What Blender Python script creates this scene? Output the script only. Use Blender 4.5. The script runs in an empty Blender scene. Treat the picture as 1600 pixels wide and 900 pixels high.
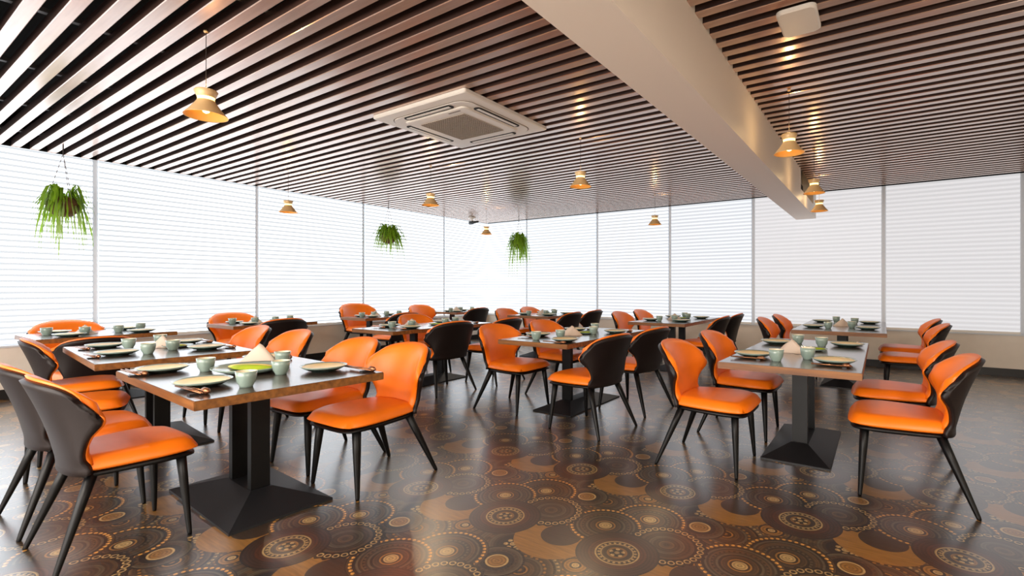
import bpy, bmesh, math, random
from mathutils import Vector, Matrix

C = bpy.context.scene.collection
SC = bpy.context.scene
PI = math.pi

# ------------------------------------------------------------------ camera
YAW = math.atan(516 / 770)
cam_data = bpy.data.cameras.new('camera')
cam_data.sensor_width = 36.0
cam_data.lens = 36.0 * 770 / 1600
cam_data.shift_x = -60 / 1600
cam_data.shift_y = -1 / 1600
cam_data.clip_start = 0.05
cam = bpy.data.objects.new('camera', cam_data)
C.objects.link(cam)
cam.location = (0, 0, 1.26)
cam.rotation_euler = (PI / 2, 0, YAW)
SC.camera = cam

# ------------------------------------------------------------------ world
w = bpy.data.worlds.new('world')
SC.world = w
w.use_nodes = True
w.node_tree.nodes['Background'].inputs[0].default_value = (0.80, 0.88, 1.0, 1)
w.node_tree.nodes['Background'].inputs[1].default_value = 0.25

# ------------------------------------------------------------------ view
SC.view_settings.view_transform = 'Standard'
SC.view_settings.look = 'None'
SC.view_settings.exposure = 0.0
SC.view_settings.gamma = 1.0
SC.view_settings.use_curve_mapping = False

DAY = 1.0           # daylight glowing through the blinds
CEIL_FILL_W = 150        # power of the added overhead fill lights
LAMP_W = 13.0        # pendant bulbs

def area(name, loc, size, power, color, rot=(0, 0, 0)):
    l = bpy.data.lights.new(name, 'AREA')
    l.shape = 'RECTANGLE'; l.size, l.size_y = size
    l.energy = power; l.color = color
    o = bpy.data.objects.new(name, l); C.objects.link(o)
    o.location = loc; o.rotation_euler = rot
    return o
# unseen fill lights added behind and right of the camera to lift the room
area('overhead_fill_light', (-2.6, -1.6, 2.80), (3.0, 0.6), CEIL_FILL_W, (1.0, 0.93, 0.84))
area('rear_fill_light', (-2.4, -2.9, 1.6), (6.5, 2.0), 330, (1.0, 0.95, 0.90), (-PI / 2, 0, PI))  # broad unseen fill added at the front wall to brighten beam and chairs
area('overhead_fill_light', (1.9, 0.2, 2.80), (0.6, 2.4), CEIL_FILL_W * 1.0, (1.0, 0.90, 0.78))

# ------------------------------------------------------------------ materials
def lin(c):
    return tuple(((x / 255) / 12.92 if x / 255 <= 0.04045 else ((x / 255 + 0.055) / 1.055) ** 2.4) for x in c) + (1,)

def mat(name, rgb, rough=0.5, metal=0.0, coat=0.0, coat_rough=0.05, coat_ior=1.5, bump=0.0, bscale=60, var=0.0, vscale=8, spec=0.5, emis=None, estr=0.0, sub=0.0):
    m = bpy.data.materials.new(name); m.use_nodes = True
    nt = m.node_tree; b = nt.nodes['Principled BSDF']
    col = lin(rgb)
    b.inputs['Base Color'].default_value = col
    b.inputs['Roughness'].default_value = rough
    b.inputs['Metallic'].default_value = metal
    b.inputs['Coat Weight'].default_value = coat
    b.inputs['Coat Roughness'].default_value = coat_rough
    b.inputs['Coat IOR'].default_value = coat_ior
    b.inputs['Specular IOR Level'].default_value = spec
    if emis:
        b.inputs['Emission Color'].default_value = lin(emis)
        b.inputs['Emission Strength'].default_value = estr
    tc = nt.nodes.new('ShaderNodeTexCoord')
    if var:
        n = nt.nodes.new('ShaderNodeTexNoise'); n.inputs['Scale'].default_value = vscale; n.inputs['Detail'].default_value = 4
        nt.links.new(tc.outputs['Object'], n.inputs['Vector'])
        r = nt.nodes.new('ShaderNodeValToRGB')
        r.color_ramp.elements[0].position = 0.3; r.color_ramp.elements[1].position = 0.7
        r.color_ramp.elements[0].color = tuple(x * (1 - var) for x in col[:3]) + (1,)
        r.color_ramp.elements[1].color = tuple(min(1, x * (1 + var)) for x in col[:3]) + (1,)
        nt.links.new(n.outputs['Fac'], r.inputs[0]); nt.links.new(r.outputs[0], b.inputs['Base Color'])
    if bump:
        n = nt.nodes.new('ShaderNodeTexNoise'); n.inputs['Scale'].default_value = bscale
        nt.links.new(tc.outputs['Object'], n.inputs['Vector'])
        bp = nt.nodes.new('ShaderNodeBump'); bp.inputs['Strength'].default_value = bump; bp.inputs['Distance'].default_value = 0.002
        nt.links.new(n.outputs['Fac'], bp.inputs['Height']); nt.links.new(bp.outputs[0], b.inputs['Normal'])
    return m

def wood(name, a, b_, rough, scale=(1, 14, 14), coat=0.0, coat_rough=0.1, coat_ior=1.5, metal=0.0):
    m = bpy.data.materials.new(name); m.use_nodes = True
    nt = m.node_tree; b = nt.nodes['Principled BSDF']
    tc = nt.nodes.new('ShaderNodeTexCoord'); mp = nt.nodes.new('ShaderNodeMapping')
    mp.inputs['Scale'].default_value = scale
    n = nt.nodes.new('ShaderNodeTexNoise'); n.inputs['Scale'].default_value = 3; n.inputs['Detail'].default_value = 6
    r = nt.nodes.new('ShaderNodeValToRGB')
    r.color_ramp.elements[0].position = 0.3; r.color_ramp.elements[1].position = 0.72
    r.color_ramp.elements[0].color = lin(a); r.color_ramp.elements[1].color = lin(b_)
    nt.links.new(tc.outputs['Object'], mp.inputs[0]); nt.links.new(mp.outputs[0], n.inputs['Vector'])
    nt.links.new(n.outputs['Fac'], r.inputs[0]); nt.links.new(r.outputs[0], b.inputs['Base Color'])
    b.inputs['Roughness'].default_value = rough
    b.inputs['Metallic'].default_value = metal
    b.inputs['Coat Weight'].default_value = coat
    b.inputs['Coat Roughness'].default_value = coat_rough
    b.inputs['Coat IOR'].default_value = coat_ior
    return m

M = {}
M['orange'] = mat('orange_leather', (248, 122, 16), 0.40, bump=0.10, bscale=220, var=0.05, spec=0.5)
M['shell'] = mat('dark_brown_leather', (28, 19, 18), 0.45, spec=0.35, bump=0.12, bscale=260)
M['black'] = mat('black_metal', (6, 6, 7), 0.42, spec=0.3)
M['base'] = mat('black_powder_coat', (20, 21, 24), 0.5)
M['table_top'] = wood('dark_walnut_top', (46, 30, 22), (78, 54, 40), 0.34, (1, 10, 10), coat=0.8, coat_rough=0.14, coat_ior=1.55)
M['table_edge'] = wood('walnut_edge', (104, 62, 24), (150, 96, 42), 0.42, (1, 12, 12))
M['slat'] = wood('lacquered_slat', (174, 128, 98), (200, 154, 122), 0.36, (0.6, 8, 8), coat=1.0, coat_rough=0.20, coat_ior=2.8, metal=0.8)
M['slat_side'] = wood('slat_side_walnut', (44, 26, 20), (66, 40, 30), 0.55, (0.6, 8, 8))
M['void'] = mat('black_ceiling_void', (12, 10, 10), 0.9)
M['rail'] = mat('carrier_steel', (120, 120, 122), 0.45, metal=0.6)
M['beam'] = mat('cream_beam_paint', (238, 226, 212), 0.45, spec=0.4)
M['wall'] = mat('ivory_wall_paint', (236, 226, 212), 0.6, var=0.02)
M['roomwall'] = mat('warm_white_wall', (225, 215, 200), 0.7)
M['baseboard'] = mat('black_baseboard', (22, 20, 20), 0.4)
M['mullion'] = mat('grey_mullion', (214, 220, 226), 0.5)
M['plastic'] = mat('white_plastic', (232, 226, 216), 0.4)
M['grille'] = mat('grey_grille', (128, 116, 104), 0.6)
M['darkslot'] = mat('dark_slot', (22, 18, 16), 0.7)
M['brass'] = mat('brushed_gold', (228, 192, 138), 0.42, metal=0.15, coat=0.2)
M['brassin'] = mat('warm_white_enamel', (246, 186, 98), 0.5)
M['bulb'] = mat('glowing_bulb', (255, 236, 190), 0.3, emis=(255, 214, 140), estr=7)
M['cord'] = mat('black_cord', (40, 30, 24), 0.6)
M['celadon'] = mat('celadon_glaze', (142, 162, 152), 0.22, coat=0.5, var=0.04, vscale=30)
M['celadon_dk'] = mat('deep_green_glaze', (52, 78, 72), 0.25, coat=0.4)
M['peach'] = mat('peach_glaze', (255, 218, 152), 0.35, var=0.07, vscale=22)
M['cupin'] = mat('cream_glaze', (238, 226, 196), 0.3)
M['napkin'] = mat('linen_napkin', (216, 198, 182), 0.9, bump=0.3, bscale=300)
M['green'] = mat('green_fold', (150, 170, 30), 0.6, var=0.15, vscale=25)
M['yellow'] = mat('yellow_fold', (238, 212, 120), 0.6, var=0.1, vscale=25)
M['bronze'] = mat('bronze_metal', (160, 110, 78), 0.3, metal=0.8)
M['mat'] = mat('dark_rest', (28, 24, 24), 0.5)
M['pot'] = mat('brown_coir_pot', (104, 72, 46), 0.85, bump=0.6, bscale=60, var=0.25, vscale=20)
M['leaf'] = mat('fern_leaf', (110, 146, 30), 0.5, var=0.35, vscale=12)
M['stem'] = mat('pale_fern_tip', (150, 168, 96), 0.6, var=0.2, vscale=12)
M['string'] = mat('grey_string', (120, 116, 120), 0.7)
M['camera_dark'] = mat('dark_camera_plastic', (50, 56, 60), 0.4)

def add_transl(m, rgb, fac):
    nt = m.node_tree; out = nt.nodes['Material Output']; b = nt.nodes['Principled BSDF']
    t = nt.nodes.new('ShaderNodeBsdfTranslucent'); t.inputs[0].default_value = lin(rgb)
    mx = nt.nodes.new('ShaderNodeMixShader'); mx.inputs[0].default_value = fac
    nt.links.new(b.outputs[0], mx.inputs[1]); nt.links.new(t.outputs[0], mx.inputs[2]); nt.links.new(mx.outputs[0], out.inputs[0])
add_transl(M['leaf'], (150, 190, 40), 0.5)
add_transl(M['stem'], (170, 200, 110), 0.5)

def blind_mat(name, strength, tint):
    m = bpy.data.materials.new(name); m.use_nodes = True
    nt = m.node_tree; b = nt.nodes['Principled BSDF']
    b.inputs['Base Color'].default_value = lin((120, 124, 128)); b.inputs['Roughness'].default_value = 0.8
    tc = nt.nodes.new('ShaderNodeTexCoord'); sp = nt.nodes.new('ShaderNodeSeparateXYZ')
    nt.links.new(tc.outputs['Object'], sp.inputs[0])
    mu = nt.nodes.new('ShaderNodeMath'); mu.operation = 'MULTIPLY'; mu.inputs[1].default_value = 1 / 0.066
    fr = nt.nodes.new('ShaderNodeMath'); fr.operation = 'FRACT'
    nt.links.new(sp.outputs[2], mu.inputs[0]); nt.links.new(mu.outputs[0], fr.inputs[0])
    r = nt.nodes.new('ShaderNodeValToRGB'); e = r.color_ramp.elements
    t = lin(tint)
    def g(k): return tuple(x * k for x in t[:3]) + (1,)
    lo = min(0.84, 0.74 / strength)     # doubled cloth at each fold lets less daylight through
    e[0].position = 0.0; e[0].color = g(lo)
    e[1].position = 1.0; e[1].color = g(lo)
    for p, k in ((0.34, lo), (0.50, 1.0), (0.84, 1.0)):
        q = e.new(p); q.color = g(k)
    nt.links.new(fr.outputs[0], r.inputs[0])
    nt.links.new(r.outputs[0], b.inputs['Emission Color'])
    b.inputs['Emission Strength'].default_value = strength
    return m

# ---- carpet-tile floor with overlapping mandalas (cell 0.68 x 0.84 m)
def floor_mat():
    m = bpy.data.materials.new('mandala_vinyl'); m.use_nodes = True
    nt = m.node_tree; b = nt.nodes['Principled BSDF']; L = nt.links
    def val(x, inp):
        if isinstance(x, (int, float)): inp.default_value = x
        else: L.new(x, inp)
    def mth(op, a, c=0.0, d=None):
        n = nt.nodes.new('ShaderNodeMath'); n.operation = op
        val(a, n.inputs[0]); val(c, n.inputs[1])
        if d is not None: val(d, n.inputs[2])
        return n.outputs[0]
    tc = nt.nodes.new('ShaderNodeTexCoord'); sp = nt.nodes.new('ShaderNodeSeparateXYZ')
    L.new(tc.outputs['Object'], sp.inputs[0])
    X, Y = sp.outputs[0], sp.outputs[1]
    def polar(cx, cy):
        u = mth('FRACT', mth('DIVIDE', mth('ADD', X, 1.37 - cx + 68 * 5 + 0.34), 0.68))
        v = mth('FRACT', mth('DIVIDE', mth('ADD', Y, -2.07 - cy + 84 * 5 + 0.42), 0.84))
        dx = mth('MULTIPLY', mth('SUBTRACT', u, 0.5), 0.68); dy = mth('MULTIPLY', mth('SUBTRACT', v, 0.5), 0.84)
        r = mth('SQRT', mth('ADD', mth('MULTIPLY', dx, dx), mth('MULTIPLY', dy, dy)))
        th = mth('ARCTAN2', dy, dx)
        return r, th
    def mix(fac, a, c):
        n = nt.nodes.new('ShaderNodeMix'); n.data_type = 'RGBA'
        L.new(fac, n.inputs[0])
        for s, x in ((6, a), (7, c)):
            if isinstance(x, tuple): n.inputs[s].default_value = lin(x)
            else: L.new(x, n.inputs[s])
        return n.outputs[2]
    def less(a, c): return mth('LESS_THAN', a, c)
    def bands(r, R, stops):
        n = nt.nodes.new('ShaderNodeValToRGB'); n.color_ramp.interpolation = 'CONSTANT'
        L.new(mth('DIVIDE', r, R), n.inputs[0])
        e = n.color_ramp.elements
        e[0].position = 0; e[0].color = lin(stops[0][1]); e[1].position = stops[1][0]; e[1].color = lin(stops[1][1])
        for p, c in stops[2:]:
            q = e.new(p); q.color = lin(c)
        return n.outputs[0]
    def dots(r, th, R0, N, rad):      # 1 inside small dots on a ring
        a = mth('SUBTRACT', mth('FRACT', mth('MULTIPLY', th, N / (2 * PI))), 0.5)
        ax = mth('MULTIPLY', a, 2 * PI * R0 / N); ry = mth('SUBTRACT', r, R0)
        return mth('SQRT', mth('ADD', mth('MULTIPLY', ax, ax), mth('MULTIPLY', ry, ry)))
    DK, BR, MD, OC, PL, GR = (30, 21, 12), (60, 43, 26), (90, 66, 38), (146, 100, 38), (184, 150, 94), (84, 72, 52)
    # ground: field of small rings
    vo = nt.nodes.new('ShaderNodeTexVoronoi'); vo.inputs['Scale'].default_value = 26; L.new(tc.outputs['Object'], vo.inputs['Vector'])
    col = bands(vo.outputs['Distance'], 1.0, [(0, MD), (0.16, DK), (0.30, (112, 70, 36)), (0.42, BR), (0.60, GR)])
    # scalloped disc
    def over(col, cx, cy, R, stops, ring=None, scallop=0, gap=None):
        r, th = polar(cx, cy)
        c = bands(r, R, stops)
        if ring:
            for (R0, N, rad, colr, inner, colin) in ring:
                d = dots(r, th, R0, N, rad)
                c = mix(less(d, rad), c, colr)
                if inner: c = mix(less(d, inner), c, colin)
        wv = mth('MULTIPLY_ADD', mth('COSINE', mth('MULTIPLY', r, 2 * PI / 0.0165)), 0.30, 1.0)
        h_ = nt.nodes.new('ShaderNodeHueSaturation'); L.new(c, h_.inputs['Color']); L.new(wv, h_.inputs['Value']); c = h_.outputs[0]
        rr = r
        if scallop: rr = mth('ADD', r, mth('MULTIPLY', mth('COSINE', mth('MULTIPLY', th, scallop)), 0.006))
        return mix(less(rr, R), col, c)
    col = over(col, 0.22, -0.15, 0.175, [(0, PL), (0.10, DK), (0.16, OC), (0.30, BR), (0.36, MD), (0.50, DK), (0.55, MD), (0.72, BR), (0.78, GR), (0.93, DK)],
               [(0.07, 14, 0.006, OC, 0, OC)], scallop=26)
    col = over(col, 0.24, 0.30, 0.21, [(0, GR), (0.45, BR), (0.5, MD), (0.93, DK)], [(0.18, 34, 0.013, PL, 0.007, BR)], scallop=30)
    col = over(col, 0.55, -0.16, 0.20, [(0, PL), (0.08, DK), (0.42, BR), (0.50, GR), (0.60, MD), (0.80, GR), (0.95, BR)],
               [(0.035, 6, 0.012, PL, 0, PL), (0.14, 16, 0.016, BR, 0, BR), (0.18, 44, 0.006, MD, 0, BR)])
    col = over(col, 0.03, 0.52, 0.19, [(0, OC), (0.06, DK), (0.16, OC), (0.20, BR), (0.26, MD), (0.34, BR), (0.50, GR), (0.56, BR), (0.72, MD), (0.80, DK), (0.86, GR)],
               [(0.115, 24, 0.008, OC, 0, BR), (0.175, 40, 0.007, PL, 0, BR)])
    col = over(col, 0.58, 0.52, 0.13, [(0, OC), (0.34, PL), (0.42, DK), (0.62, BR), (0.78, GR), (0.92, DK)], [(0.09, 20, 0.005, MD, 0, OC)])
    r1, th1 = polar(0.0, 0.0)
    col = mix(less(r1, 0.20), col, (158, 108, 40))
    r2, th2 = polar(0.02, 0.045)
    col = mix(less(r2, 0.105), col, (58, 40, 24))
    B = [(0, PL), (0.17, BR), (0.22, OC), (0.26, BR), (0.36, MD), (0.40, DK), (0.46, GR), (0.52, BR), (0.58, MD), (0.66, BR), (0.72, GR), (0.78, DK), (0.84, MD), (0.97, DK)]
    col = over(col, 0.33, 0.45, 0.20, B, [(0.178, 40, 0.0085, (226, 160, 70), 0, OC), (0.10, 26, 0.006, DK, 0, OC)])
    col = over(col, 0.16, 0.26, 0.20, B, [(0.178, 40, 0.0085, (226, 160, 70), 0, OC), (0.12, 30, 0.006, DK, 0, OC)])
    col = over(col, 0.50, 0.25, 0.19, [(0, BR), (0.1, MD), (0.2, BR), (0.35, GR), (0.45, BR), (0.62, MD), (0.68, DK)], [(0.16, 26, 0.017, PL, 0.010, DK)], scallop=26)
    col = over(col, 0.33, 0.05, 0.198, [(0, PL), (0.06, DK), (0.18, OC), (0.24, BR), (0.36, PL), (0.40, BR), (0.50, PL), (0.54, (78, 40, 16)), (0.70, (58, 34, 18)), (0.97, DK)],
               [(0.088, 22, 0.007, PL, 0, OC), (0.030, 5, 0.010, PL, 0, OC)])
    # fine woven grain
    nz = nt.nodes.new('ShaderNodeTexNoise'); nz.inputs['Scale'].default_value = 9; nz.inputs['Detail'].default_value = 8
    mp = nt.nodes.new('ShaderNodeMapping'); mp.inputs['Scale'].default_value = (1, 9, 1)
    L.new(tc.outputs['Object'], mp.inputs[0]); L.new(mp.outputs[0], nz.inputs['Vector'])
    hs = nt.nodes.new('ShaderNodeHueSaturation'); L.new(col, hs.inputs['Color'])
    L.new(mth('MULTIPLY_ADD', nz.outputs['Fac'], 0.8, 0.30), hs.inputs['Value'])
    L.new(hs.outputs[0], b.inputs['Base Color'])
    b.inputs['Roughness'].default_value = 0.38
    b.inputs['Coat Weight'].default_value = 1.0
    b.inputs['Coat Roughness'].default_value = 0.26
    b.inputs['Coat IOR'].default_value = 2.4
    bp = nt.nodes.new('ShaderNodeBump'); bp.inputs['Strength'].default_value = 0.12; bp.inputs['Distance'].default_value = 0.002
    L.new(nz.outputs['Fac'], bp.inputs['Height']); L.new(bp.outputs[0], b.inputs['Normal'])
    return m
M['floor'] = floor_mat()

# ------------------------------------------------------------------ helpers
def mobj(name, me, parent=None, loc=(0, 0, 0), rotz=0.0, kind=None):
    o = bpy.data.objects.new(name, me); C.objects.link(o)
    o.parent = parent; o.location = loc; o.rotation_euler = (0, 0, rotz)
    if kind: o['kind'] = kind
    return o
def mesh(name, verts, faces, mats, smooth=False, midx=None):
    me = bpy.data.meshes.new(name); me.from_pydata([tuple(v) for v in verts], [], faces)
    for m in (mats if isinstance(mats, (list, tuple)) else [mats]): me.materials.append(m)
    if smooth: me.polygons.foreach_set('use_smooth', [True] * len(me.polygons))
    if midx: me.polygons.foreach_set('material_index', midx)
    me.update()
    return me
def join(parts):
    V, F = [], []
    for v, f in parts:
        n = len(V); V += v; F += [tuple(i + n for i in q) for q in f]
    return V, F
def bx(x0, x1, y0, y1, z0, z1):
    v = [(x0, y0, z0), (x1, y0, z0), (x1, y1, z0), (x0, y1, z0), (x0, y0, z1), (x1, y0, z1), (x1, y1, z1), (x0, y1, z1)]
    return v, [(0, 3, 2, 1), (4, 5, 6, 7), (0, 1, 5, 4), (1, 2, 6, 5), (2, 3, 7, 6), (3, 0, 4, 7)]
def box(name, b, m, parent=None, kind=None, bevel=0.0, loc=(0, 0, 0)):
    v, f = bx(*b)
    me = mesh(name, v, f, m)
    if bevel:
        bm = bmesh.new(); bm.from_mesh(me)
        bmesh.ops.bevel(bm, geom=bm.edges[:], offset=bevel, segments=2, affect='EDGES', profile=0.5)
        bm.to_mesh(me); bm.free()
    return mobj(name, me, parent, loc, 0, kind)
def tube(pts, rads, n=10, caps=True):
    pts = [Vector(p) for p in pts]; V, F = [], []
    for i, p in enumerate(pts):
        d = (pts[min(i + 1, len(pts) - 1)] - pts[max(i - 1, 0)]).normalized()
        a = Vector((1, 0, 0)) if abs(d.x) < 0.8 else Vector((0, 1, 0))
        s = d.cross(a).normalized(); t = d.cross(s)
        r = rads[i] if isinstance(rads, (list, tuple)) else rads
        for k in range(n):
            q = 2 * PI * k / n
            V.append(tuple(p + s * (r * math.cos(q)) + t * (r * math.sin(q))))
    for i in range(len(pts) - 1):
        for k in range(n):
            a0 = i * n + k; a1 = i * n + (k + 1) % n
            F.append((a0, a1, a1 + n, a0 + n))
    if caps:
        F.append(tuple(range(n))[::-1]); F.append(tuple(range((len(pts) - 1) * n, len(pts) * n)))
    return V, F
def lathe(prof, n=28):
    V, F = [], []
    for r, z in prof:
        for k in range(n):
            q = 2 * PI * k / n; V.append((r * math.cos(q), r * math.sin(q), z))
    for i in range(len(prof) - 1):
        for k in range(n):
            a0 = i * n + k; a1 = i * n + (k + 1) % n
            F.append((a0, a1, a1 + n, a0 + n))
    return V, F
def empty(name, label, cat, loc, rotz=0.0, group=None, scale=1.0):
    o = bpy.data.objects.new(name, None); C.objects.link(o)
    o.location = loc; o.rotation_euler = (0, 0, rotz); o.scale = (scale,) * 3
    o['label'] = label; o['category'] = cat
    if group: o['group'] = group
    return o
def dup(root, label, loc, rotz=0.0, scale=1.0, group=None):
    r = root.copy(); C.objects.link(r); r.location = loc; r.rotation_euler = (0, 0, rotz); r.scale = (scale,) * 3
    r['label'] = label
    if group: r['group'] = group
    for ch in list(root.children):
        c = ch.copy(); C.objects.link(c); c.parent = r
        for g in list(ch.children):
            d = g.copy(); C.objects.link(d); d.parent = c
    return r
def struct_empty(name):
    o = bpy.data.objects.new(name, None); C.objects.link(o); o['kind'] = 'structure'; return o

# ------------------------------------------------------------------ room shell
XL, XR, YB, YF, ZC = -8.2, 3.2, 9.4, -3.0, 2.86
ZV = 3.25
box('floor', (XL - 0.2, XR + 0.2, YF - 0.2, YB + 0.2, -0.1, 0.0), M['floor'], kind='structure')
SILL = 0.58
box('wall_left', (XL - 0.15, XL, YF, YB + 0.15, 0.0, SILL), M['wall'], kind='structure')
box('wall_back', (XL, XR, YB, YB + 0.15, 0.0, SILL), M['wall'], kind='structure')
box('wall_right', (XR, XR + 0.15, YF, YB + 0.15, 0.0, ZV), M['roomwall'], kind='structure')
box('wall_front', (XL - 0.15, XR + 0.15, YF - 0.15, YF, 0.0, ZV), M['roomwall'], kind='structure')
box('baseboard_left', (XL, XL + 0.018, YF, YB, 0.0, 0.11), M['baseboard'], kind='structure')
box('baseboard_back', (XL + 0.018, XR, YB - 0.018, YB, 0.0, 0.11), M['baseboard'], kind='structure')
box('trim_1', (XL - 0.15, XL + 0.03, YF, YB, SILL, SILL + 0.02), M['mullion'], kind='structure')
box('trim_2', (XL + 0.03, XR, YB - 0.03, YB + 0.15, SILL, SILL + 0.02), M['mullion'], kind='structure')

# ceiling: dark void deck, carrier rails and slats hung below
ceil = struct_empty('ceiling')
box('deck', (XL - 0.15, XR + 0.15, YF, YB + 0.15, ZV, ZV + 0.1), M['void'], ceil)
box('edge_band', (XL - 0.012, XL - 0.002, YF, YB, ZC + 0.002, ZV), M['void'], ceil)
box('edge_band', (XL, XR, YB + 0.002, YB + 0.012, ZC + 0.002, ZV), M['void'], ceil)
PITCH = 0.1475; SW = 0.074; SH = 0.075
def slat_mesh(name, x0, x1):
    v, f = bx(x0, x1, -SW / 2, SW / 2, 0, SH)
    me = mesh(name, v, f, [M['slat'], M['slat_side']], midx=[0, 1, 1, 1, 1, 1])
    bm = bmesh.new(); bm.from_mesh(me)
    bmesh.ops.bevel(bm, geom=[e for e in bm.edges if abs(e.verts[0].co.z) < 1e-6 and abs(e.verts[1].co.z) < 1e-6 and abs(e.verts[0].co.x - e.verts[1].co.x) > 1], offset=0.004, segments=1, affect='EDGES')
    bm.to_mesh(me); bm.free()
    return me
BX0, BX1, BZ = -1.20, -0.90, 2.415
left_slat = slat_mesh('slat', XL, BX0); right_slat = slat_mesh('slat', BX1, XR)
y = 1.42 - PITCH * 29
while y < YB - 0.02:
    if y > YF + 0.05:
        mobj('slat', left_slat, ceil, (0, y, ZC)); mobj('slat', right_slat, ceil, (0, y, ZC))
    y += PITCH
x = XL + 0.5
while x < XR:
    if not (BX0 - 0.1 < x < BX1 + 0.1):
        box('carrier_rail', (x - 0.02, x + 0.02, YF + 0.02, YB - 0.02, ZC + SH + 0.002, ZC + SH + 0.03), M['rail'], ceil)
    x += 1.15

# beam with the duct recess in its right face
bm_root = struct_empty('trim_3')
def frames_beam():
    P = [bx(BX0, BX1, YF + 0.01, 7.45, BZ, ZV - 0.002), bx(BX0, BX1, 7.45, YB - 0.06, BZ, 2.60), bx(BX0, BX1 - 0.16, 7.45, 8.95, 2.60, ZV - 0.002),
         bx(BX0, BX1, 8.95, YB - 0.06, 2.60, ZV - 0.002)]
    return join(P)
v, f = frames_beam()
mobj('beam', mesh('beam', v, f, M['beam']), bm_root)
box('duct_opening', (BX1 - 0.158, BX1 - 0.148, 7.47, 8.93, 2.62, 2.90), M['darkslot'], bm_root)

# windows: one per bay, each a pleated blind between grey mullions
def pleated(width, z0, z1, pitch=0.066, depth=0.010):
    V, F = [], []; z = z0; i = 0; zs = []
    while z < z1 - 1e-6:
        zs += [(z, 0.0), (min(z + pitch / 2, z1), depth)]; z += pitch
    zs.append((z1, 0.0))
    for (z, d) in zs: V += [(0, d, z), (width, d, z)]
    for i in range(len(zs) - 1): F.append((2 * i, 2 * i + 1, 2 * i + 3, 2 * i + 2))
    return V, F
wn = 0
def window(side, a, b_, z0, strength, tint):
    global wn
    wn += 1
    r = struct_empty('window_%d' % wn)
    m = blind_mat('backlit_blind', strength, tint)
    gap = 0.03
    W = abs(b_ - a) - 2 * gap
    v, f = pleated(W, z0 + 0.03, ZC + 0.16)
    if side == 'left':      # runs along +Y, faces +X
        r.location = (XL - 0.03, a, 0); rot = PI / 2
    else:
        r.location = (a, YB + 0.03, 0); rot = 0
    r.rotation_euler = (0, 0, rot)
    # local x = along wall, local -y = into the room
    v = [(p[0] + gap, -p[1], p[2]) for p in v]
    fab = mobj('blind_pleats', mesh('blind_pleats', v, f, m), r); fab['kind'] = 'stuff'
    box('bottom_rail', (gap, gap + W, -0.018, 0.006, z0, z0 + 0.03), M['plastic'], r)
    box('glass_frame', (0.0, W + 2 * gap, 0.05, 0.09, z0, ZC + 0.02), M['mullion'], r)
    box('mullion', (-0.03, 0.03, 0.012, 0.05, SILL + 0.02 if z0 > 0.5 else 0.3, ZC + 0.02), M['mullion'], r)
    return r
cold = (236, 243, 250); mid = (236, 240, 246); warm = (238, 236, 238)
for a, b_, z0, k in ((-3.0, -1.2, 0.6, 4.5), (-1.2, 0.35, 0.6, 4.5), (0.35, 1.97, 0.20, 4.5), (1.97, 3.91, 0.6, 3.8), (3.91, 5.85, 0.6, 3.0), (5.85, 7.95, 0.6, 3.0), (7.95, 9.46, 0.6, 2.9)):
    window('left', a, b_, z0, DAY * k, cold)
for a, b_, k, t in ((-8.26, -7.0, 2.6, cold), (-7.0, -5.1, 1.9, cold), (-5.1, -3.47, 1.35, mid), (-3.47, -1.91, 1.05, mid), (-1.91, 0.04, 0.87, warm), (0.04, 1.66, 0.83, warm), (1.66, 3.17, 0.80, warm)):
    window('back', a, b_, 0.6, DAY * k, t)

# ------------------------------------------------------------------ chair
def smooth_interp(pts, t):
    for i in range(len(pts) - 1):
        if t <= pts[i + 1][0]:
            a, b_ = pts[i], pts[i + 1]; p0 = pts[max(0, i - 1)]; p3 = pts[min(len(pts) - 1, i + 2)]
            h_ = b_[0] - a[0]; k = (t - a[0]) / h_
            m0 = (b_[1] - p0[1]) / max(1e-6, b_[0] - p0[0]) * h_; m1 = (p3[1] - a[1]) / max(1e-6, p3[0] - a[0]) * h_
            return (2 * k**3 - 3 * k**2 + 1) * a[1] + (k**3 - 2 * k**2 + k) * m0 + (-2 * k**3 + 3 * k**2) * b_[1] + (k**3 - k**2) * m1
    return pts[-1][1]
HW = [(0, 0.206), (0.16, 0.202), (0.46, 0.232), (0.75, 0.290), (1.0, 0.268)]
WR = [(0, 0.055), (0.16, 0.04), (0.46, 0.088), (0.75, 0.170), (1.0, 0.150)]
def back_pt(u, v, grow=0.0):
    vv = max(0, min(1, v))
    ztop = 0.862 - 0.065 * abs(u) ** 2 - 0.065 * abs(u) ** 7
    z = 0.445 + v * (ztop - 0.445)
    hw = smooth_interp(HW, vv) + grow; wr = smooth_interp(WR, vv)
    ph = 1.25
    x = hw * math.sin(u * ph) / math.sin(ph)
    yc = -0.225 - 0.035 * vv - 0.105 * vv ** 1.5
    y = yc + wr * (1 - math.cos(u * ph)) / (1 - math.cos(ph))
    return Vector((x, y, z))
def back_normal(u, v):
    e = 0.02
    du = back_pt(min(1, u + e), v) - back_pt(max(-1, u - e), v)
    dv = back_pt(u, min(1, v + e)) - back_pt(u, max(0, v - e))
    return dv.cross(du).normalized() * -1 if False else du.cross(dv).normalized() * -1
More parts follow.
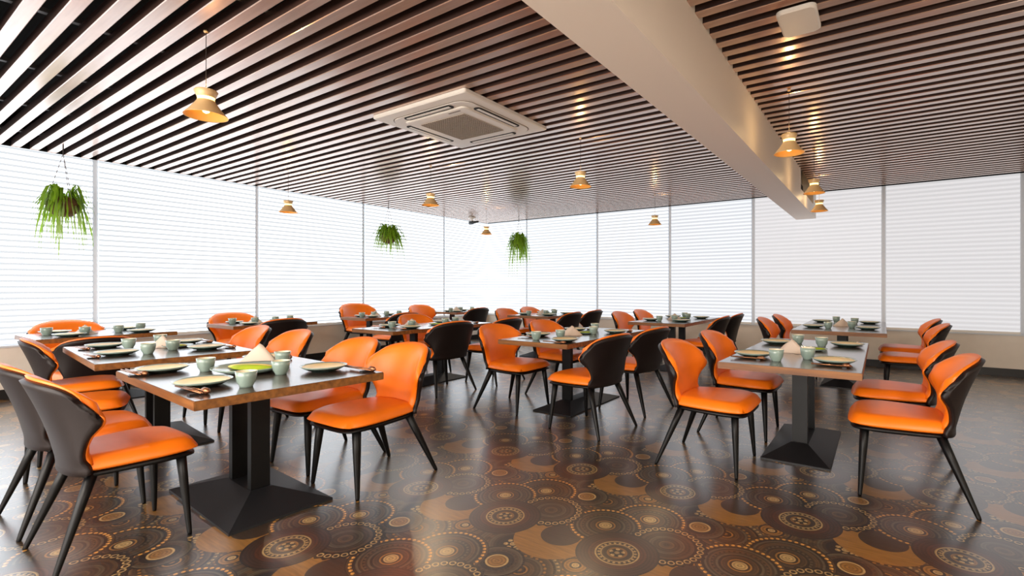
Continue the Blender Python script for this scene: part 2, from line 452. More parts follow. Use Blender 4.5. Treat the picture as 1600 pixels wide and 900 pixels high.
def back_solid(o0, o1, nu=22, nv=14, v0=0.0, v1=1.0, u1=1.0, taper=True):
    """o0: offset of rear face, o1: offset of the front face along the forward normal"""
    V, F = [], []
    for side, off in ((0, o0), (1, o1)):
        for j in range(nv + 1):
            for i in range(nu + 1):
                u = (-1 + 2 * i / nu) * u1; v = v0 + (v1 - v0) * j / nv
                n = back_normal(u, v)
                if n.y < 0: n = -n
                o = off
                if side == 1 and taper:
                    ed = max(abs(u) / u1, (v - v0) / (v1 - v0))
                    o = o0 + (o1 - o0) * max(0.0, 1 - max(0, (ed - 0.8) / 0.2) ** 2.5 * 0.75)
                V.append(tuple(back_pt(u, v) + n * o))
    N = (nu + 1) * (nv + 1)
    for j in range(nv):
        for i in range(nu):
            a = j * (nu + 1) + i
            F.append((a, a + 1, a + nu + 2, a + nu + 1))
            F.append((N + a + nu + 1, N + a + nu + 2, N + a + 1, N + a))
    def ring():
        r = [i for i in range(nu + 1)]
        r += [j * (nu + 1) + nu for j in range(1, nv + 1)]
        r += [nv * (nu + 1) + i for i in range(nu - 1, -1, -1)]
        r += [j * (nu + 1) for j in range(nv - 1, 0, -1)]
        return r
    R = ring()
    for k in range(len(R)):
        a, b_ = R[k], R[(k + 1) % len(R)]
        F.append((b_, a, N + a, N + b_))
    return V, F
def seat_hw(y):       # half width of the seat at y
    t = (y + 0.23) / 0.51
    return 0.205 + 0.042 * smooth_interp([(0, 0), (0.6, 1), (1, 1)], t)
def cushion(grow, ztop, zbot, edge, nx=16, ny=18, y0=-0.225, y1=0.295, crown=0.0, rr=0.09):
    V, F = [], []
    def place(s, t):     # s,t in [-1,1] mapped to a rounded plan
        a = max(abs(s), abs(t)); yy = (y0 + y1) / 2 + t * (y1 - y0 + 2 * grow) / 2
        k = 1.0
        if abs(s) > 0 and abs(t) > 0:
            m_ = min(abs(s), abs(t)) / max(abs(s), abs(t), 1e-6)
            k = 1 - 0.11 * (m_ ** 4) * (1.0 if t > 0 else 0.5)
        return s * k * (seat_hw(min(max(yy, y0), y1)) + grow), (y0 + y1) / 2 + t * k * (y1 - y0 + 2 * grow) / 2, a
    for side in (0, 1):
        for j in range(ny + 1):
            for i in range(nx + 1):
                s = -1 + 2 * i / nx; t = -1 + 2 * j / ny
                s = math.copysign(abs(s) ** 0.8, s); t = math.copysign(abs(t) ** 0.8, t)
                x, yy, a = place(s, t)
                e = max(0, (a - 0.80) / 0.20)
                if side == 0: z = zbot + edge * 0.35 * e ** 2
                else: z = ztop - edge * e ** 2.2 + crown * (1 - s * s) - 0.012 * max(0, (t - 0.3) / 0.7) ** 2 - 0.012 * max(0, -t) * 0.4
                V.append((x, yy, z))
    N = (nx + 1) * (ny + 1)
    for j in range(ny):
        for i in range(nx):
            a = j * (nx + 1) + i
            F.append((a, a + nx + 1, a + nx + 2, a + 1)); F.append((N + a, N + a + 1, N + a + nx + 2, N + a + nx + 1))
    R = list(range(nx + 1)) + [j * (nx + 1) + nx for j in range(1, ny + 1)] + [ny * (nx + 1) + i for i in range(nx - 1, -1, -1)] + [j * (nx + 1) for j in range(ny - 1, 0, -1)]
    for k in range(len(R)):
        a, b_ = R[k], R[(k + 1) % len(R)]
        F.append((a, b_, N + b_, N + a))
    return V, F
LEGS = [((0.185, 0.20), (0.235, 0.225)), ((-0.185, 0.20), (-0.235, 0.225)), ((0.165, -0.16), (0.25, -0.325)), ((-0.165, -0.16), (-0.25, -0.325))]
def leg_mesh(top, foot):
    zt = 0.425
    a = Vector((top[0], top[1], zt)); b_ = Vector((foot[0], foot[1], 0.0))
    return mesh('leg', *tube([a, a.lerp(b_, 0.35), a.lerp(b_, 0.97), b_], [0.026, 0.022, 0.012, 0.010], 10), M['black'], smooth=True)
CHM = {
 'seat': mesh('seat', *cushion(0.0, 0.490, 0.418, 0.046, crown=0.008), M['orange'], True),
 'seat_frame': mesh('seat_frame', *cushion(-0.014, 0.424, 0.396, 0.006), M['black'], True),
 'backrest': mesh('backrest', *back_solid(0.0, 0.034, v0=0.03), M['orange'], True),
 'back_shell': mesh('back_shell', *back_solid(-0.026, -0.0015, v0=-0.10, v1=0.975, u1=0.985, taper=False), M['shell'], True),
}
LEGM = [leg_mesh(*l) for l in LEGS]
G_CH = 'orange and dark brown dining chairs'
def make_chair(label, loc, rot, scale=1.0):
    # loc is the floor point under the seat
    t = empty('dining_chair', label, 'chair', loc, rot, G_CH, scale)
    for n in ('seat', 'backrest', 'back_shell', 'seat_frame'): mobj(n, CHM[n], t)
    for lm in LEGM: mobj('leg', lm, t)
    return t
# facing: 0 = +Y, PI = -Y, -PI/2 = +X, PI/2 = -X
NY, SY, EX, WX = 0.0, PI, -PI / 2, PI / 2
CHAIRS = [
 (-3.17, 0.86, NY, 1.0, 'orange chair nearest the camera at bottom left, dark shell back turned toward us'),
 (-3.80, 0.86, NY, 1.0, 'orange chair cut by the left picture edge, behind the bottom left chair'),
 (-2.80, 2.03, SY, 1.0, 'orange chair at the right end of the nearest front left table, whole front visible'),
 (-3.41, 2.08, SY, 1.0, 'orange chair half hidden between nearest table and the chair at its right end'),
 (-5.52, 1.22, NY - 0.15, 1.0, 'chair with brown curved back at left corner of the second left table'),
 (-4.54, 2.20, SY, 1.0, 'orange chair behind second left table, right one of its two, dark side showing'),
 (-5.38, 2.24, SY, 1.0, 'orange chair behind second left table, left one of its two'),
 (-6.35, 1.48, WX, 0.93, 'chair with dark brown back rising between the two leftmost tables'),
 (-7.84, 1.68, EX, 1.0, 'leftmost orange chair against the blinds behind the far left table'),
 (-7.85, 3.50, EX, 1.02, 'orange chair against the left blinds behind the small white-lit table'),
 (-6.68, 3.38, WX, 1.0, 'dark backed chair left of centre on the near side of the small left wall table'),
 (-7.78, 5.58, EX, 1.12, 'tall looking orange chair against the left blinds beside wainscot, left of centre'),
 (-6.62, 5.30, WX, 1.0, 'dark backed chair mostly hidden behind napkin on the centre left table'),
 (-5.55, 5.00, EX, 1.0, 'orange chair seen under and above the centre left table'),
 (-4.50, 4.28, WX - 0.12, 1.0, 'large dark backed chair in front of the centre left table'),
 (-4.38, 5.12, WX, 1.0, 'dark backed chair peeking out behind the orange centre chair'),
 (-7.84, 7.15, EX, 1.04, 'farthest orange chair near the corner against the left blinds'),
 (-6.95, 7.40, WX, 1.0, 'small purplish dark backed chair at the far corner table'),
 (-5.70, 7.35, EX, 1.0, 'orange chair at the far centre table, nearer of its two'),
 (-5.72, 8.15, EX, 1.0, 'orange chair at the far centre table, farther of its two'),
 (-4.46, 6.90, WX, 1.0, 'dark backed chair at the far centre table, nearer of its two'),
 (-4.55, 7.80, WX, 1.0, 'dark backed chair at the far centre table, farther of its two'),
 (-3.19, 4.11, EX, 1.0, 'orange chair at near left of the centre table, whole front visible'),
 (-3.17, 4.98, EX, 1.0, 'orange chair at far left of the centre table, partly behind tabletop'),
 (-2.20, 3.90, WX - 0.12, 1.0, 'dark backed chair at near right of the centre table, orange seat showing'),
 (-2.18, 4.80, WX - 0.12, 1.0, 'dark backed chair at far right of the centre table'),
 (-3.32, 7.45, EX, 1.0, 'orange chair left of the far table beyond the centre one, nearer'),
 (-3.32, 8.30, EX, 1.0, 'orange chair left of the far table beyond the centre one, farther'),
 (-2.14, 7.15, WX, 1.0, 'dark backed chair right of the far table beyond the centre one, nearer'),
 (-2.14, 7.98, WX, 1.0, 'dark backed chair right of the far table beyond the centre one, farther'),
 (-1.01, 3.64, EX, 1.0, 'orange chair at near left of the front right table, full front visible'),
 (-1.00, 4.58, EX, 1.0, 'orange chair at far left of the front right table'),
 (0.12, 3.80, WX, 1.0, 'orange chair at bottom right, nearest one of the right hand row'),
 (0.10, 4.70, WX, 1.0, 'orange chair just behind the bottom right chair, second of that row'),
 (-1.00, 7.05, EX, 1.0, 'orange chair left of the rear right table, nearer of the two'),
 (-0.96, 7.95, EX, 1.0, 'orange chair left of the rear right table, farther of the two'),
 (0.27, 6.95, WX, 1.0, 'orange chair right of the rear right table, nearer of the two'),
 (0.27, 7.95, WX, 1.0, 'orange chair right of the rear right table, farther of the two'),
]
proto = None
for (cx_, cy_, r_, s_, lab) in CHAIRS:
    if proto is None: c_ = proto = make_chair(lab, (cx_, cy_, 0), r_, s_)
    else: c_ = dup(proto, lab, (cx_, cy_, 0), r_, s_)
    if abs(math.sin(r_)) > 0.7: c_.scale = (s_ * 1.18, s_, s_)
    if abs(math.sin(r_)) < 0.3: c_.scale = (s_, s_ * (1.10 if r_ == SY else 0.92), s_)
# backless orange seat left of the nearest table
st = empty('stool', 'low orange cushioned seat without visible back beyond the bottom left chairs', 'stool', (-4.66, 1.00, 0.0), -0.35)
mobj('seat', CHM['seat'], st); mobj('seat_frame', CHM['seat_frame'], st)
for tx, fx in (((0.18, 0.19), (0.20, 0.21)), ((-0.18, 0.19), (-0.20, 0.21)), ((0.16, -0.17), (0.18, -0.2)), ((-0.16, -0.17), (-0.18, -0.2))):
    mobj('leg', leg_mesh(tx, fx), st)

# ------------------------------------------------------------------ tables
TT = 0.75
def table(label, x0, x1, y0, y1, rot=0.0, two_posts=True, blade=None):
    cx_, cy_ = (x0 + x1) / 2, (y0 + y1) / 2
    hx, hy = (x1 - x0) / 2, (y1 - y0) / 2
    t = empty('dining_table', label, 'table', (cx_, cy_, 0), rot, 'walnut dining tables on black bases')
    v, f = bx(-hx, hx, -hy, hy, TT - 0.045, TT - 0.0015)
    me = mesh('table_top', v, f, M['table_edge'])
    bm = bmesh.new(); bm.from_mesh(me); bmesh.ops.bevel(bm, geom=bm.edges[:], offset=0.003, segments=2, affect='EDGES'); bm.to_mesh(me); bm.free()
    mobj('table_top', me, t)
    e = 0.004
    box('veneer', (-hx + e, hx - e, -hy + e, hy - e, TT - 0.0015, TT), M['table_top'], t)
    lx = hx > hy
    L_, S_ = (0.46, 0.275) if lx else (0.54, 0.225)
    a, b_ = (L_, S_) if lx else (S_, L_)
    # low pyramid base
    off = 0.135 if lx else 0.235
    pa, pb = (off + 0.04, 0.06) if lx else (0.06, off + 0.04)
    V = [(-a, -b_, 0), (a, -b_, 0), (a, b_, 0), (-a, b_, 0), (-a, -b_, 0.012), (a, -b_, 0.012), (a, b_, 0.012), (-a, b_, 0.012), (-pa, -pb, 0.085), (pa, -pb, 0.085), (pa, pb, 0.085), (-pa, pb, 0.085)]
    F = [(0, 3, 2, 1), (0, 1, 5, 4), (1, 2, 6, 5), (2, 3, 7, 6), (3, 0, 4, 7), (4, 5, 9, 8), (5, 6, 10, 9), (6, 7, 11, 10), (7, 4, 8, 11), (8, 9, 10, 11)]
    mobj('base_plate', mesh('base_plate', V, F, M['base']), t)
    for s in (-1, 1):
        px, py = (s * off, 0) if lx else (0, s * off)
        qx, qy = (0.024, 0.052) if lx else (0.052, 0.024)
        box('post', (px - qx, px + qx, py - qy, py + qy, 0.06, TT - 0.055), M['black'], t)
    sx, sy = (0.32, 0.05) if lx else (0.05, 0.32)
    box('top_bracket', (-sx, sx, -sy, sy, TT - 0.055, TT - 0.045), M['black'], t)
    return t
TABLES = {
 'T1': ('large walnut table nearest the camera at front left', (-3.845, -2.515, 0.98, 1.95), -0.06),
 'T2': ('walnut table directly behind the nearest front left one', (-5.76, -4.26, 1.10, 2.08), -0.10),
 'T3': ('white-lit table at the far left edge beside the blinds', (-7.72, -6.80, 1.19, 2.35), 0.0),
 'T4': ('small white-lit table by left blinds before the chair with dark back', (-7.82, -7.02, 3.04, 4.20), 0.0),
 'T5': ('table by the left blinds holding cups, third along that wall', (-7.72, -7.02, 5.03, 6.15), 0.0),
 'T6': ('centre left walnut table with the big dark backed chair before it', (-5.44, -4.66, 3.70, 5.45), 0.0),
 'T7': ('farthest table near the room corner', (-7.78, -7.15, 7.25, 8.10), 0.0),
 'T8': ('far centre table in front of the back blinds', (-5.72, -4.80, 7.10, 8.30), 0.0),
 'M': ('centre walnut table on a flat black base', (-3.12, -2.32, 3.73, 5.50), 0.0),
 'N': ('far walnut table standing left of the cream beam end', (-3.12, -2.26, 6.72, 8.55), 0.0),
 'R': ('large walnut table at front right between two pairs of orange chairs', (-0.93, -0.09, 3.45, 5.37), 0.0),
 'RF': ('rear right walnut table near the back wainscot', (-0.90, 0.06, 6.56, 8.75), 0.0),
}
for k, (lab, (a, b_, c, d), r_) in TABLES.items(): table(lab, a, b_, c, d, r_)

# ------------------------------------------------------------------ tableware
PL_T = mesh('plate', *lathe([(0.0, 0.018), (0.085, 0.019), (0.122, 0.028), (0.133, 0.034), (0.134, 0.031), (0.121, 0.022)], 32), M['celadon'], True)
PL_G = mesh('glaze', *lathe([(0.0, 0.0195), (0.084, 0.0205), (0.120, 0.0292), (0.1215, 0.0285)], 32), M['peach'], True)
PL_U = mesh('underside', *lathe([(0.121, 0.022), (0.095, 0.008), (0.070, 0.004), (0.068, 0.0), (0.0, 0.0)], 32), M['celadon_dk'], True)
CU_O = mesh('cup', *lathe([(0.0, 0.006), (0.024, 0.006), (0.026, 0.0), (0.030, 0.0), (0.032, 0.010), (0.043, 0.030), (0.047, 0.055), (0.050, 0.082), (0.0475, 0.082)], 28), M['celadon'], True)
CU_I = mesh('inner_glaze', *lathe([(0.0478, 0.0815), (0.044, 0.055), (0.038, 0.025), (0.0, 0.016)], 28), M['cupin'], True)
def napkin_mesh():
    # folded tent of linen: peaked ridge, sagging sides
    V, F = [], []; nu, nv = 14, 10
    for j in range(nv + 1):
        for i in range(nu + 1):
            u = -1 + 2 * i / nu; v = -1 + 2 * j / nv
            hgt = 0.105 * max(0, 1 - abs(v)) * max(0.0, 1 - abs(u) ** 1.15) ** 1.1
            V.append((u * 0.125 * (1 - 0.25 * abs(v)), v * 0.075 + 0.012 * math.sin(3 * u), 0.003 + hgt + 0.004 * math.sin(9 * u + 4 * v) * (1 - abs(u)) * (1 - abs(v))))
    N = len(V)
    V += [(x, y_, max(0.0, z - 0.003)) for x, y_, z in V]
    for j in range(nv):
        for i in range(nu):
            a = j * (nu + 1) + i
            F.append((a, a + 1, a + nu + 2, a + nu + 1)); F.append((N + a, N + a + nu + 1, N + a + nu + 2, N + a + 1))
    return mesh('napkin', V, F, M['napkin'], True)
NAP = napkin_mesh()
def fold_mesh(L_, Wd, hgt, m):
    V, F = [], []; nu, nv = 12, 6
    for j in range(nv + 1):
        for i in range(nu + 1):
            u = -1 + 2 * i / nu; v = -1 + 2 * j / nv
            wd = Wd * (1 - abs(u) ** 2.2) + 0.004
            V.append((u * L_, v * wd + 0.02 * u * u, 0.002 + hgt * (1 - v * v) * (1 - u * u) ** 0.5))
    N = len(V); V += [(x, y_, 0.0) for x, y_, z in V]
    for j in range(nv):
        for i in range(nu):
            a = j * (nu + 1) + i
            F.append((a, a + 1, a + nu + 2, a + nu + 1)); F.append((N + a, N + a + nu + 1, N + a + nu + 2, N + a + 1))
    return mesh('fold', V, F, m, True)
F_G = fold_mesh(0.13, 0.035, 0.022, M['green']); F_Y = fold_mesh(0.12, 0.05, 0.016, M['yellow'])
BIG = mesh('dish', *lathe([(0.0, 0.012), (0.12, 0.014), (0.165, 0.026), (0.178, 0.034), (0.179, 0.030), (0.12, 0.006), (0.09, 0.0), (0.0, 0.0)], 36), M['celadon'], True)
STICK = mesh('stick', *tube([(-0.115, 0, 0.012), (0.115, 0, 0.008)], [0.0042, 0.0028], 6), M['bronze'], True)
REST = mesh('rest', *bx(-0.012, 0.012, -0.03, 0.03, 0, 0.008), M['mat'])
SPOON = mesh('spoon', *join([tube([(-0.10, 0, 0.005), (0.05, 0, 0.007)], [0.004, 0.0035], 6), tube([(0.045, 0, 0.006), (0.06, 0, 0.007), (0.085, 0, 0.007), (0.10, 0, 0.007)], [0.004, 0.014, 0.013, 0.003], 8)]), M['bronze'], True)
protos = {}
def put(kind, label, x, y_, rot, group, scale=1.0, z=TT):
    if kind in protos: return dup(protos[kind], label, (x, y_, z), rot, scale, group)
    cat = {'plate': 'plate', 'cup': 'cup', 'napkin': 'napkin', 'serving_dish': 'dish', 'chopsticks': 'chopsticks', 'napkin_fold': 'napkin'}[kind]
    t = empty(kind, label, cat, (x, y_, z), rot, group, scale)
    if kind == 'plate':
        mobj('rim', PL_T, t); mobj('glaze', PL_G, t); mobj('underside', PL_U, t)
    elif kind == 'cup':
        mobj('bowl', CU_O, t); mobj('inner_glaze', CU_I, t)
    elif kind == 'napkin':
        mobj('cloth', NAP, t)
    elif kind == 'serving_dish':
        mobj('dish_body', BIG, t)
        mobj('yellow_fold', F_Y, t, (-0.04, 0.03, 0.020), 0.3); mobj('green_fold', F_G, t, (0.03, -0.03, 0.022), 0.1)
    elif kind == 'chopsticks':
        mobj('stick', STICK, t, (0, -0.006, 0.004), 0.02); mobj('stick', STICK, t, (0, 0.006, 0.004), -0.03)
        mobj('rest', REST, t, (0.07, 0, 0)); mobj('spoon', SPOON, t, (0.01, 0.022, 0.006), 0.04)
    protos[kind] = t
    return t
DESC = {'T1': 'the nearest front left table', 'T2': 'the second left table', 'T3': 'the far left edge table', 'T4': 'the small left wall table',
        'T5': 'the third left wall table', 'T6': 'the centre left table', 'T7': 'the farthest corner table', 'T8': 'the far centre table',
        'M': 'the centre table', 'N': 'the beam end table', 'R': 'the front right table', 'RF': 'the rear right table'}
CORN = {(0, 0): 'left', (1, 0): 'front', (1, 1): 'right', (0, 1): 'back'}
CORNR = {(0, 0): 'front left', (1, 0): 'front right', (1, 1): 'back right', (0, 1): 'back left'}
random.seed(4)
OVR = {  # measured plate and cup places (x, y)
 'T1': {'p': {(1, 0): (-2.92, 1.12), (0, 0): (-3.60, 1.17), (1, 1): (-2.84, 1.74), (0, 1): (-3.60, 1.76)},
        'c': {(1, 0): (-2.70, 1.23), (0, 0): (-3.40, 1.32), (1, 1): (-2.92, 1.52), (0, 1): (-3.32, 1.74)}},
 'R': {'p': {(0, 0): (-0.78, 3.86), (1, 0): (-0.26, 3.80), (1, 1): (-0.24, 4.95), (0, 1): (-0.78, 4.85)},
       'c': {(0, 0): (-0.60, 3.70), (1, 0): (-0.43, 3.92), (1, 1): (-0.42, 4.80), (0, 1): (-0.62, 4.95)}},
 'M': {'p': {(0, 0): (-2.98, 4.22), (1, 0): (-2.47, 3.93), (1, 1): (-2.46, 4.98), (0, 1): (-2.98, 4.98)},
       'c': {(0, 0): (-2.78, 3.90), (1, 0): (-2.68, 4.18), (1, 1): (-2.60, 4.72), (0, 1): (-2.82, 5.16)}},
 'T2': {'p': {(1, 0): (-4.78, 1.27), (0, 0): (-5.45, 1.37), (1, 1): (-4.62, 1.80), (0, 1): (-5.25, 1.88)},
        'c': {(1, 0): (-4.66, 1.42), (0, 0): (-5.22, 1.46), (1, 1): (-4.78, 1.62), (0, 1): (-5.42, 1.74)}},
}
for k, (lab, (x0, x1, y0, y1), r_) in TABLES.items():
    D = DESC[k]; lx = (x1 - x0) > (y1 - y0)
    names = CORNR if k in ('R', 'RF') else CORN
    for (i, j), nm in names.items():
        if k in OVR:
            px, py = OVR[k]['p'][(i, j)]; qx, qy = OVR[k]['c'][(i, j)]
        else:
            px = (x0 + 0.19) if i == 0 else (x1 - 0.19)
            py = (y0 + 0.24 * (y1 - y0)) if j == 0 else (y1 - 0.24 * (y1 - y0))
            qx = px + (0.17 if i == 0 else -0.17); qy = py + (0.10 if j == 0 else -0.10) * (1.6 if i else -1.0)
        put('plate', 'peach glazed plate at the %s corner of %s' % (nm, D), px, py, random.uniform(0, 6), 'plates on the dining tables', 0.84 if k in ('T4', 'T5', 'T7') else 1.0)
        put('cup', 'celadon cup at the %s corner of %s' % (nm, D), qx, qy, random.uniform(0, 6), 'celadon cups on the dining tables')
        if k in ('T1', 'T2', 'R', 'M', 'T6'):
            if lx: sx, sy, sr = px + 0.02, (py - 0.16 if j == 0 else py + 0.135), 0.0
            else: sx, sy, sr = px, py + (-0.185 if j == 0 else 0.185), 0.05
            if k == 'T1': sy = {(1, 0): 1.03 - 0.02, (0, 0): 1.02, (1, 1): 1.85, (0, 1): 1.85}[(i, j)]; sx = {(1, 0): -2.78, (0, 0): -3.62, (1, 1): -2.66, (0, 1): -3.6}[(i, j)]
            if k == 'T1' and (i, j) == (0, 0): sy = 1.025
            put('chopsticks', 'bronze chopsticks and spoon at the %s corner of %s' % (nm, D), sx, sy, sr, 'chopstick sets on the dining tables', 1.2 if k == 'T1' else 1.0)
    cx_, cy_ = (x0 + x1) / 2, (y0 + y1) / 2
    NP = {'T1': (-3.46, 1.66, 0.15), 'R': (-0.58, 4.28, -0.5), 'M': (-2.74, 4.50, 0.3), 'T2': (-5.12, 1.66, 0.0), 'T6': (-5.10, 4.35, 0.6)}.get(k, (cx_, cy_ - 0.12, 0.4))
    DP = {'T1': (-3.16, 1.46, 0.35), 'R': (-0.46, 4.48, 0.2), 'M': (-2.70, 4.72, 0.5), 'T2': (-4.98, 1.72, 0.2), 'T6': (-5.02, 4.70, 0.4)}.get(k, (cx_, cy_ + 0.16, 0.4))
    if k not in ('T4', 'T5', 'T7', 'T3'): put('serving_dish', 'serving dish with yellow and green folds in the middle of %s' % D, DP[0], DP[1], DP[2], 'serving dishes on the dining tables', 1.12 if k == 'T1' else 0.62)
    put('napkin', 'folded beige napkin tent in the middle of %s' % D, NP[0], NP[1], NP[2], 'folded napkin tents', 1.25 if k == 'T1' else 0.95,
        z=TT + (0.0 if k != 'T1' else 0.0))

# ------------------------------------------------------------------ pendant lamps
SH_O = mesh('shade', *lathe([(0.0, 0.160), (0.012, 0.160), (0.058, 0.155), (0.062, 0.149), (0.050, 0.121), (0.046, 0.113)], 36), M['brass'], True)
SH_B = mesh('cone', *lathe([(0.046, 0.094), (0.052, 0.083), (0.085, 0.036), (0.113, 0.003), (0.115, 0.000), (0.112, 0.002)], 36), M['brass'], True)
SH_I = mesh('inner_cone', *lathe([(0.112, 0.002), (0.083, 0.033), (0.050, 0.080), (0.040, 0.097), (0.0, 0.099)], 36), M['brassin'], True)
SH_N = mesh('glowing_neck', *lathe([(0.046, 0.113), (0.043, 0.103), (0.046, 0.094)], 36), mat('glowing_neck', (255, 226, 160), 0.4, emis=(255, 206, 120), estr=4.0), True)
SH_L = mesh('bulb', *lathe([(0.0, 0.017), (0.016, 0.025), (0.024, 0.047), (0.020, 0.075), (0.012, 0.097)], 20), M['bulb'], True)
CAN = mesh('canopy', *lathe([(0.0, -0.010), (0.012, -0.010), (0.014, 0.0), (0.0, 0.002)], 24), M['brass'], True)
LAMPS = [
 (-3.542, 1.376, 2.34, 1.05, 'gold pendant lamp largest in view, hanging over the front left'),
 (-7.10, 3.80, 2.34, 1.08, 'gold pendant lamp against the left blinds, left of the air conditioner'),
 (-4.93, 4.52, 2.34, 1.0, 'gold pendant lamp just below the air conditioner'),
 (-6.66, 7.60, 2.34, 1.0, 'smallest gold pendant lamp near the far corner between two plants'),
 (-2.68, 4.58, 2.34, 1.02, 'gold pendant lamp over the centre table, right of the air conditioner'),
 (-3.23, 8.05, 2.34, 1.0, 'small gold pendant lamp before the back blinds left of the beam'),
 (-0.614, 4.38, 2.34, 1.0, 'cream gold pendant lamp largest of those right of the beam'),
 (-0.635, 6.39, 2.34, 1.0, 'cream gold pendant lamp right of the beam, second in its row'),
 (-0.724, 7.93, 2.34, 1.0, 'cream gold pendant lamp right of the beam, farthest in its row'),
]
lp = None
for i, (x, y_, z, s, lab) in enumerate(LAMPS):
    if lp is None:
        lp = empty('pendant_lamp', lab, 'lamp', (x, y_, z), 0, 'gold pendant lamps', s)
        mobj('shade_crown', SH_O, lp); mobj('shade_cone', SH_B, lp); mobj('shade_lining', SH_I, lp); mobj('shade_neck', SH_N, lp); mobj('bulb', SH_L, lp)
        cd = mobj('cord', mesh('cord', *tube([(0, 0, 0.158), (0, 0, 0.518)], 0.0022, 6), M['cord']), lp)
        mobj('canopy', CAN, lp, (0, 0, 0.515))
    else:
        dup(lp, lab, (x, y_, z), 0, s)
    l = bpy.data.lights.new('pendant_bulb_light', 'SPOT'); l.spot_size = math.radians(150); l.spot_blend = 0.5; l.energy = LAMP_W; l.color = (1.0, 0.76, 0.48); l.shadow_soft_size = 0.02
    o = bpy.data.objects.new('pendant_bulb_light', l); C.objects.link(o); o.location = (x, y_, z + 0.005)
    l2 = bpy.data.lights.new('pendant_uplight', 'POINT'); l2.energy = LAMP_W * 0.16; l2.color = (1.0, 0.66, 0.30); l2.shadow_soft_size = 0.02
    o = bpy.data.objects.new('pendant_uplight', l2); C.objects.link(o); o.location = (x, y_, z + 0.21)

# ------------------------------------------------------------------ hanging plants
def frond(rng, R, drop, width, up):
    a = rng.uniform(0, 2 * PI); r0 = 0.07; R = R * rng.uniform(0.6, 1.25)
    d = Vector((math.cos(a), math.sin(a), 0)); sd = Vector((-d.y, d.x, 0))
    V, F = [], []; n = 9; L_ = rng.uniform(0.55, 1.0); tw = rng.uniform(-0.5, 0.5)
    for i in range(n + 1):
        t = i / n
        out = r0 + (R * L_) * (1 - (1 - t) ** 1.8)
        z = up * math.sin(PI * min(1, t * 1.5)) * (1 - t) - drop * L_ * t ** 1.9
        wv = width * (math.sin(PI * min(0.98, 0.1 + t * 0.9)) ** 0.6) * (0.7 + 0.3 * math.sin(t * 25 + a * 7))
        c = d * out + sd * (tw * 0.12 * t * t) + Vector((0, 0, z + 0.05))
        s2 = sd * math.cos(tw * 2 * t) + d * math.sin(tw * 2 * t) * 0.5
        V += [tuple(c - s2 * wv), tuple(c + Vector((0, 0, wv * 0.35))), tuple(c + s2 * wv)]
    for i in range(n):
        F += [(3 * i, 3 * i + 1, 3 * i + 4, 3 * i + 3), (3 * i + 1, 3 * i + 2, 3 * i + 5, 3 * i + 4)]
    return V, F
def plant(x, y_, z, top, R, drop, n, label, seed, hook_dx=0.0, kind=0):
    rng = random.Random(seed)
    t = empty('hanging_fern', label, 'plant', (x, y_, z), 0, 'hanging baskets of fern')
    mobj('pot', mesh('pot', *lathe([(0.0, -0.15), (0.07, -0.14), (0.125, -0.09), (0.145, -0.02), (0.13, 0.05), (0.12, 0.06), (0.0, 0.05)], 24), M['pot'], True), t)
    P = [frond(rng, R, (0.12 + 0.85 * rng.random() ** 1.3) * drop, rng.uniform(0.006, 0.019), rng.uniform(0.02, 0.26)) for _ in range(n)]
    f1 = mobj('foliage', mesh('foliage', *join(P), M['leaf'], True), t); f1['kind'] = 'stuff'
    P = [frond(rng, R * 0.85, rng.uniform(0.8, 1.3) * drop, rng.uniform(0.008, 0.014), 0.05) for _ in range(n // 3)]
    f2 = mobj('trailing_stems', mesh('trailing_stems', *join(P), M['stem'], True), t); f2['kind'] = 'stuff'
    hz = top - z
    for k in range(3):
        a = 2 * PI * k / 3 + 0.4
        mobj('string', mesh('string', *tube([(0.125 * math.cos(a), 0.125 * math.sin(a), 0.04), (hook_dx, 0, hz - 0.10)], 0.003, 5), M['string']), t)
    mobj('hook', mesh('hook', *tube([(hook_dx, 0, hz - 0.11), (hook_dx, 0, hz + 0.01)], 0.006, 6), M['cord']), t)
plant(-7.62, 1.55, 2.20, ZC, 0.20, 0.60, 110, 'green fern in a brown hanging ball pot at the far left blinds', 3)
plant(-7.62, 5.95, 2.22, ZC, 0.24, 0.46, 170, 'rounded green hanging fern before the left blinds, middle of three', 7)
plant(-6.75, 8.80, 2.28, ZC, 0.22, 0.78, 130, 'green hanging fern with long trailing fronds before the back blinds', 11)

# ------------------------------------------------------------------ ceiling cassette, access point, small camera
ac = empty('air_conditioner', 'white square ceiling cassette air conditioner with a grey centre grille', 'air conditioner', (-3.345, 3.475, ZC))
S = 0.585
def rrect(hw, hh, r, n=6):
    P = []
    for cx_, cy_, a0 in ((hw - r, hh - r, 0), (-hw + r, hh - r, 90), (-hw + r, -hh + r, 180), (hw - r, -hh + r, 270)):
        for k in range(n + 1):
            a = math.radians(a0 + 90 * k / n); P.append((cx_ + r * math.cos(a), cy_ + r * math.sin(a)))
    return P
def plate_ring(rings):
    """rings: list of (points, z) lofted; last ring capped"""
    V, F = [], []; n = len(rings[0][0])
    for P, z in rings: V += [(p[0], p[1], z) for p in P]
    for i in range(len(rings) - 1):
        for k in range(n):
            a, b_ = i * n + k, i * n + (k + 1) % n
            F.append((a, a + n, b_ + n, b_))
    F.append(tuple(range((len(rings) - 1) * n, len(rings) * n))[::-1])
    return V, F
mobj('panel', mesh('panel', *plate_ring([(rrect(S, S, 0.02), -0.002), (rrect(S, S, 0.02), -0.028), (rrect(S * 0.985, S * 0.985, 0.02), -0.036), (rrect(S * 0.83, S * 0.83, 0.12), -0.040)]), M['plastic']), ac)
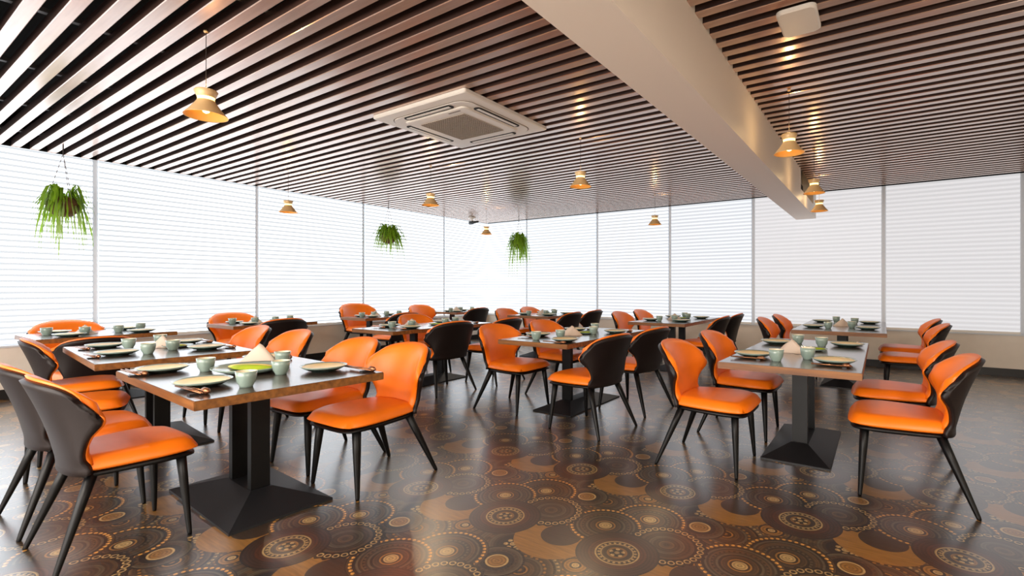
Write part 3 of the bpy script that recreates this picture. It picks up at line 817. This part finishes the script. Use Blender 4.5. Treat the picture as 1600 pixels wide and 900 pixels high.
mobj('inner_panel', mesh('inner_panel', *plate_ring([(rrect(S * 0.66, S * 0.66, 0.05), -0.040), (rrect(S * 0.66, S * 0.66, 0.05), -0.054), (rrect(S * 0.64, S * 0.64, 0.05), -0.060)]), M['plastic']), ac)
mobj('groove', mesh('groove', *plate_ring([(rrect(S * 0.84, S * 0.84, 0.13), -0.0395), (rrect(S * 0.84, S * 0.84, 0.13), -0.0412)]), M['grille']), ac)
mobj('face', mesh('face', *plate_ring([(rrect(S * 0.825, S * 0.825, 0.125), -0.0405), (rrect(S * 0.825, S * 0.825, 0.125), -0.046)]), M['plastic']), ac)
for k in range(4):
    a = k * PI / 2
    o = mobj('outlet', mesh('outlet', *plate_ring([(rrect(0.30, 0.036, 0.034), 0), (rrect(0.30, 0.036, 0.034), -0.004)]), M['darkslot']), ac, (math.sin(a) * S * 0.745, math.cos(a) * S * 0.745, -0.0465), -a)
    mobj('louver', mesh('louver', *bx(-0.27, 0.27, -0.014, 0.018, -0.008, -0.005), M['plastic']), o)
G = S * 0.47
parts = [bx(-G, G, -G, G, -0.0605, -0.060)]
grl = mobj('grille', mesh('grille', *parts[0], M['grille']), ac)
bars = []
for k in range(21):
    q = -G + 2 * G * k / 20
    bars.append(bx(q - 0.003, q + 0.003, -G, G, -0.066, -0.0605)); bars.append(bx(-G, G, q - 0.003, q + 0.003, -0.065, -0.0605))
gb = mobj('grille_bars', mesh('grille_bars', *join(bars), mat('grille_bar', (160, 148, 134), 0.6)), ac); gb['kind'] = 'stuff'
box('status_label', (0.16, 0.30, -S * 0.60, -S * 0.575, -0.0615, -0.060), M['grille'], ac)

ap = empty('access_point', 'white rounded plastic panel fixed under the slats at top right', 'panel', (-0.405, 3.27, ZC))
mobj('cover', mesh('cover', *plate_ring([(rrect(0.105, 0.165, 0.04), 0.0), (rrect(0.105, 0.165, 0.04), -0.016), (rrect(0.095, 0.155, 0.036), -0.024)]), M['plastic'], False), ap)
mobj('mount', mesh('mount', *bx(-0.05, 0.05, -0.08, 0.08, -0.001, 0.02), M['plastic']), ap)

sc = empty('security_camera', 'small dark security camera under the ceiling near the far corner', 'camera', (-7.75, 8.35, ZC))
mobj('mount', mesh('mount', *lathe([(0, 0), (0.09, 0), (0.08, -0.03), (0.02, -0.04), (0.02, -0.10)], 16), M['plastic'], True), sc)
mobj('body', mesh('body', *tube([(-0.09, 0, -0.13), (-0.07, 0, -0.125), (0.02, 0, -0.12), (0.14, 0.06, -0.105), (0.15, 0.065, -0.104)], [0.02, 0.042, 0.04, 0.018, 0.01], 12), M['camera_dark'], True), sc)

# ------------------------------------------------------------------ light transport limits
SC.cycles.max_bounces = 8
SC.cycles.diffuse_bounces = 4
SC.cycles.glossy_bounces = 4
SC.cycles.sample_clamp_indirect = 6.0
SC.cycles.use_denoising = True
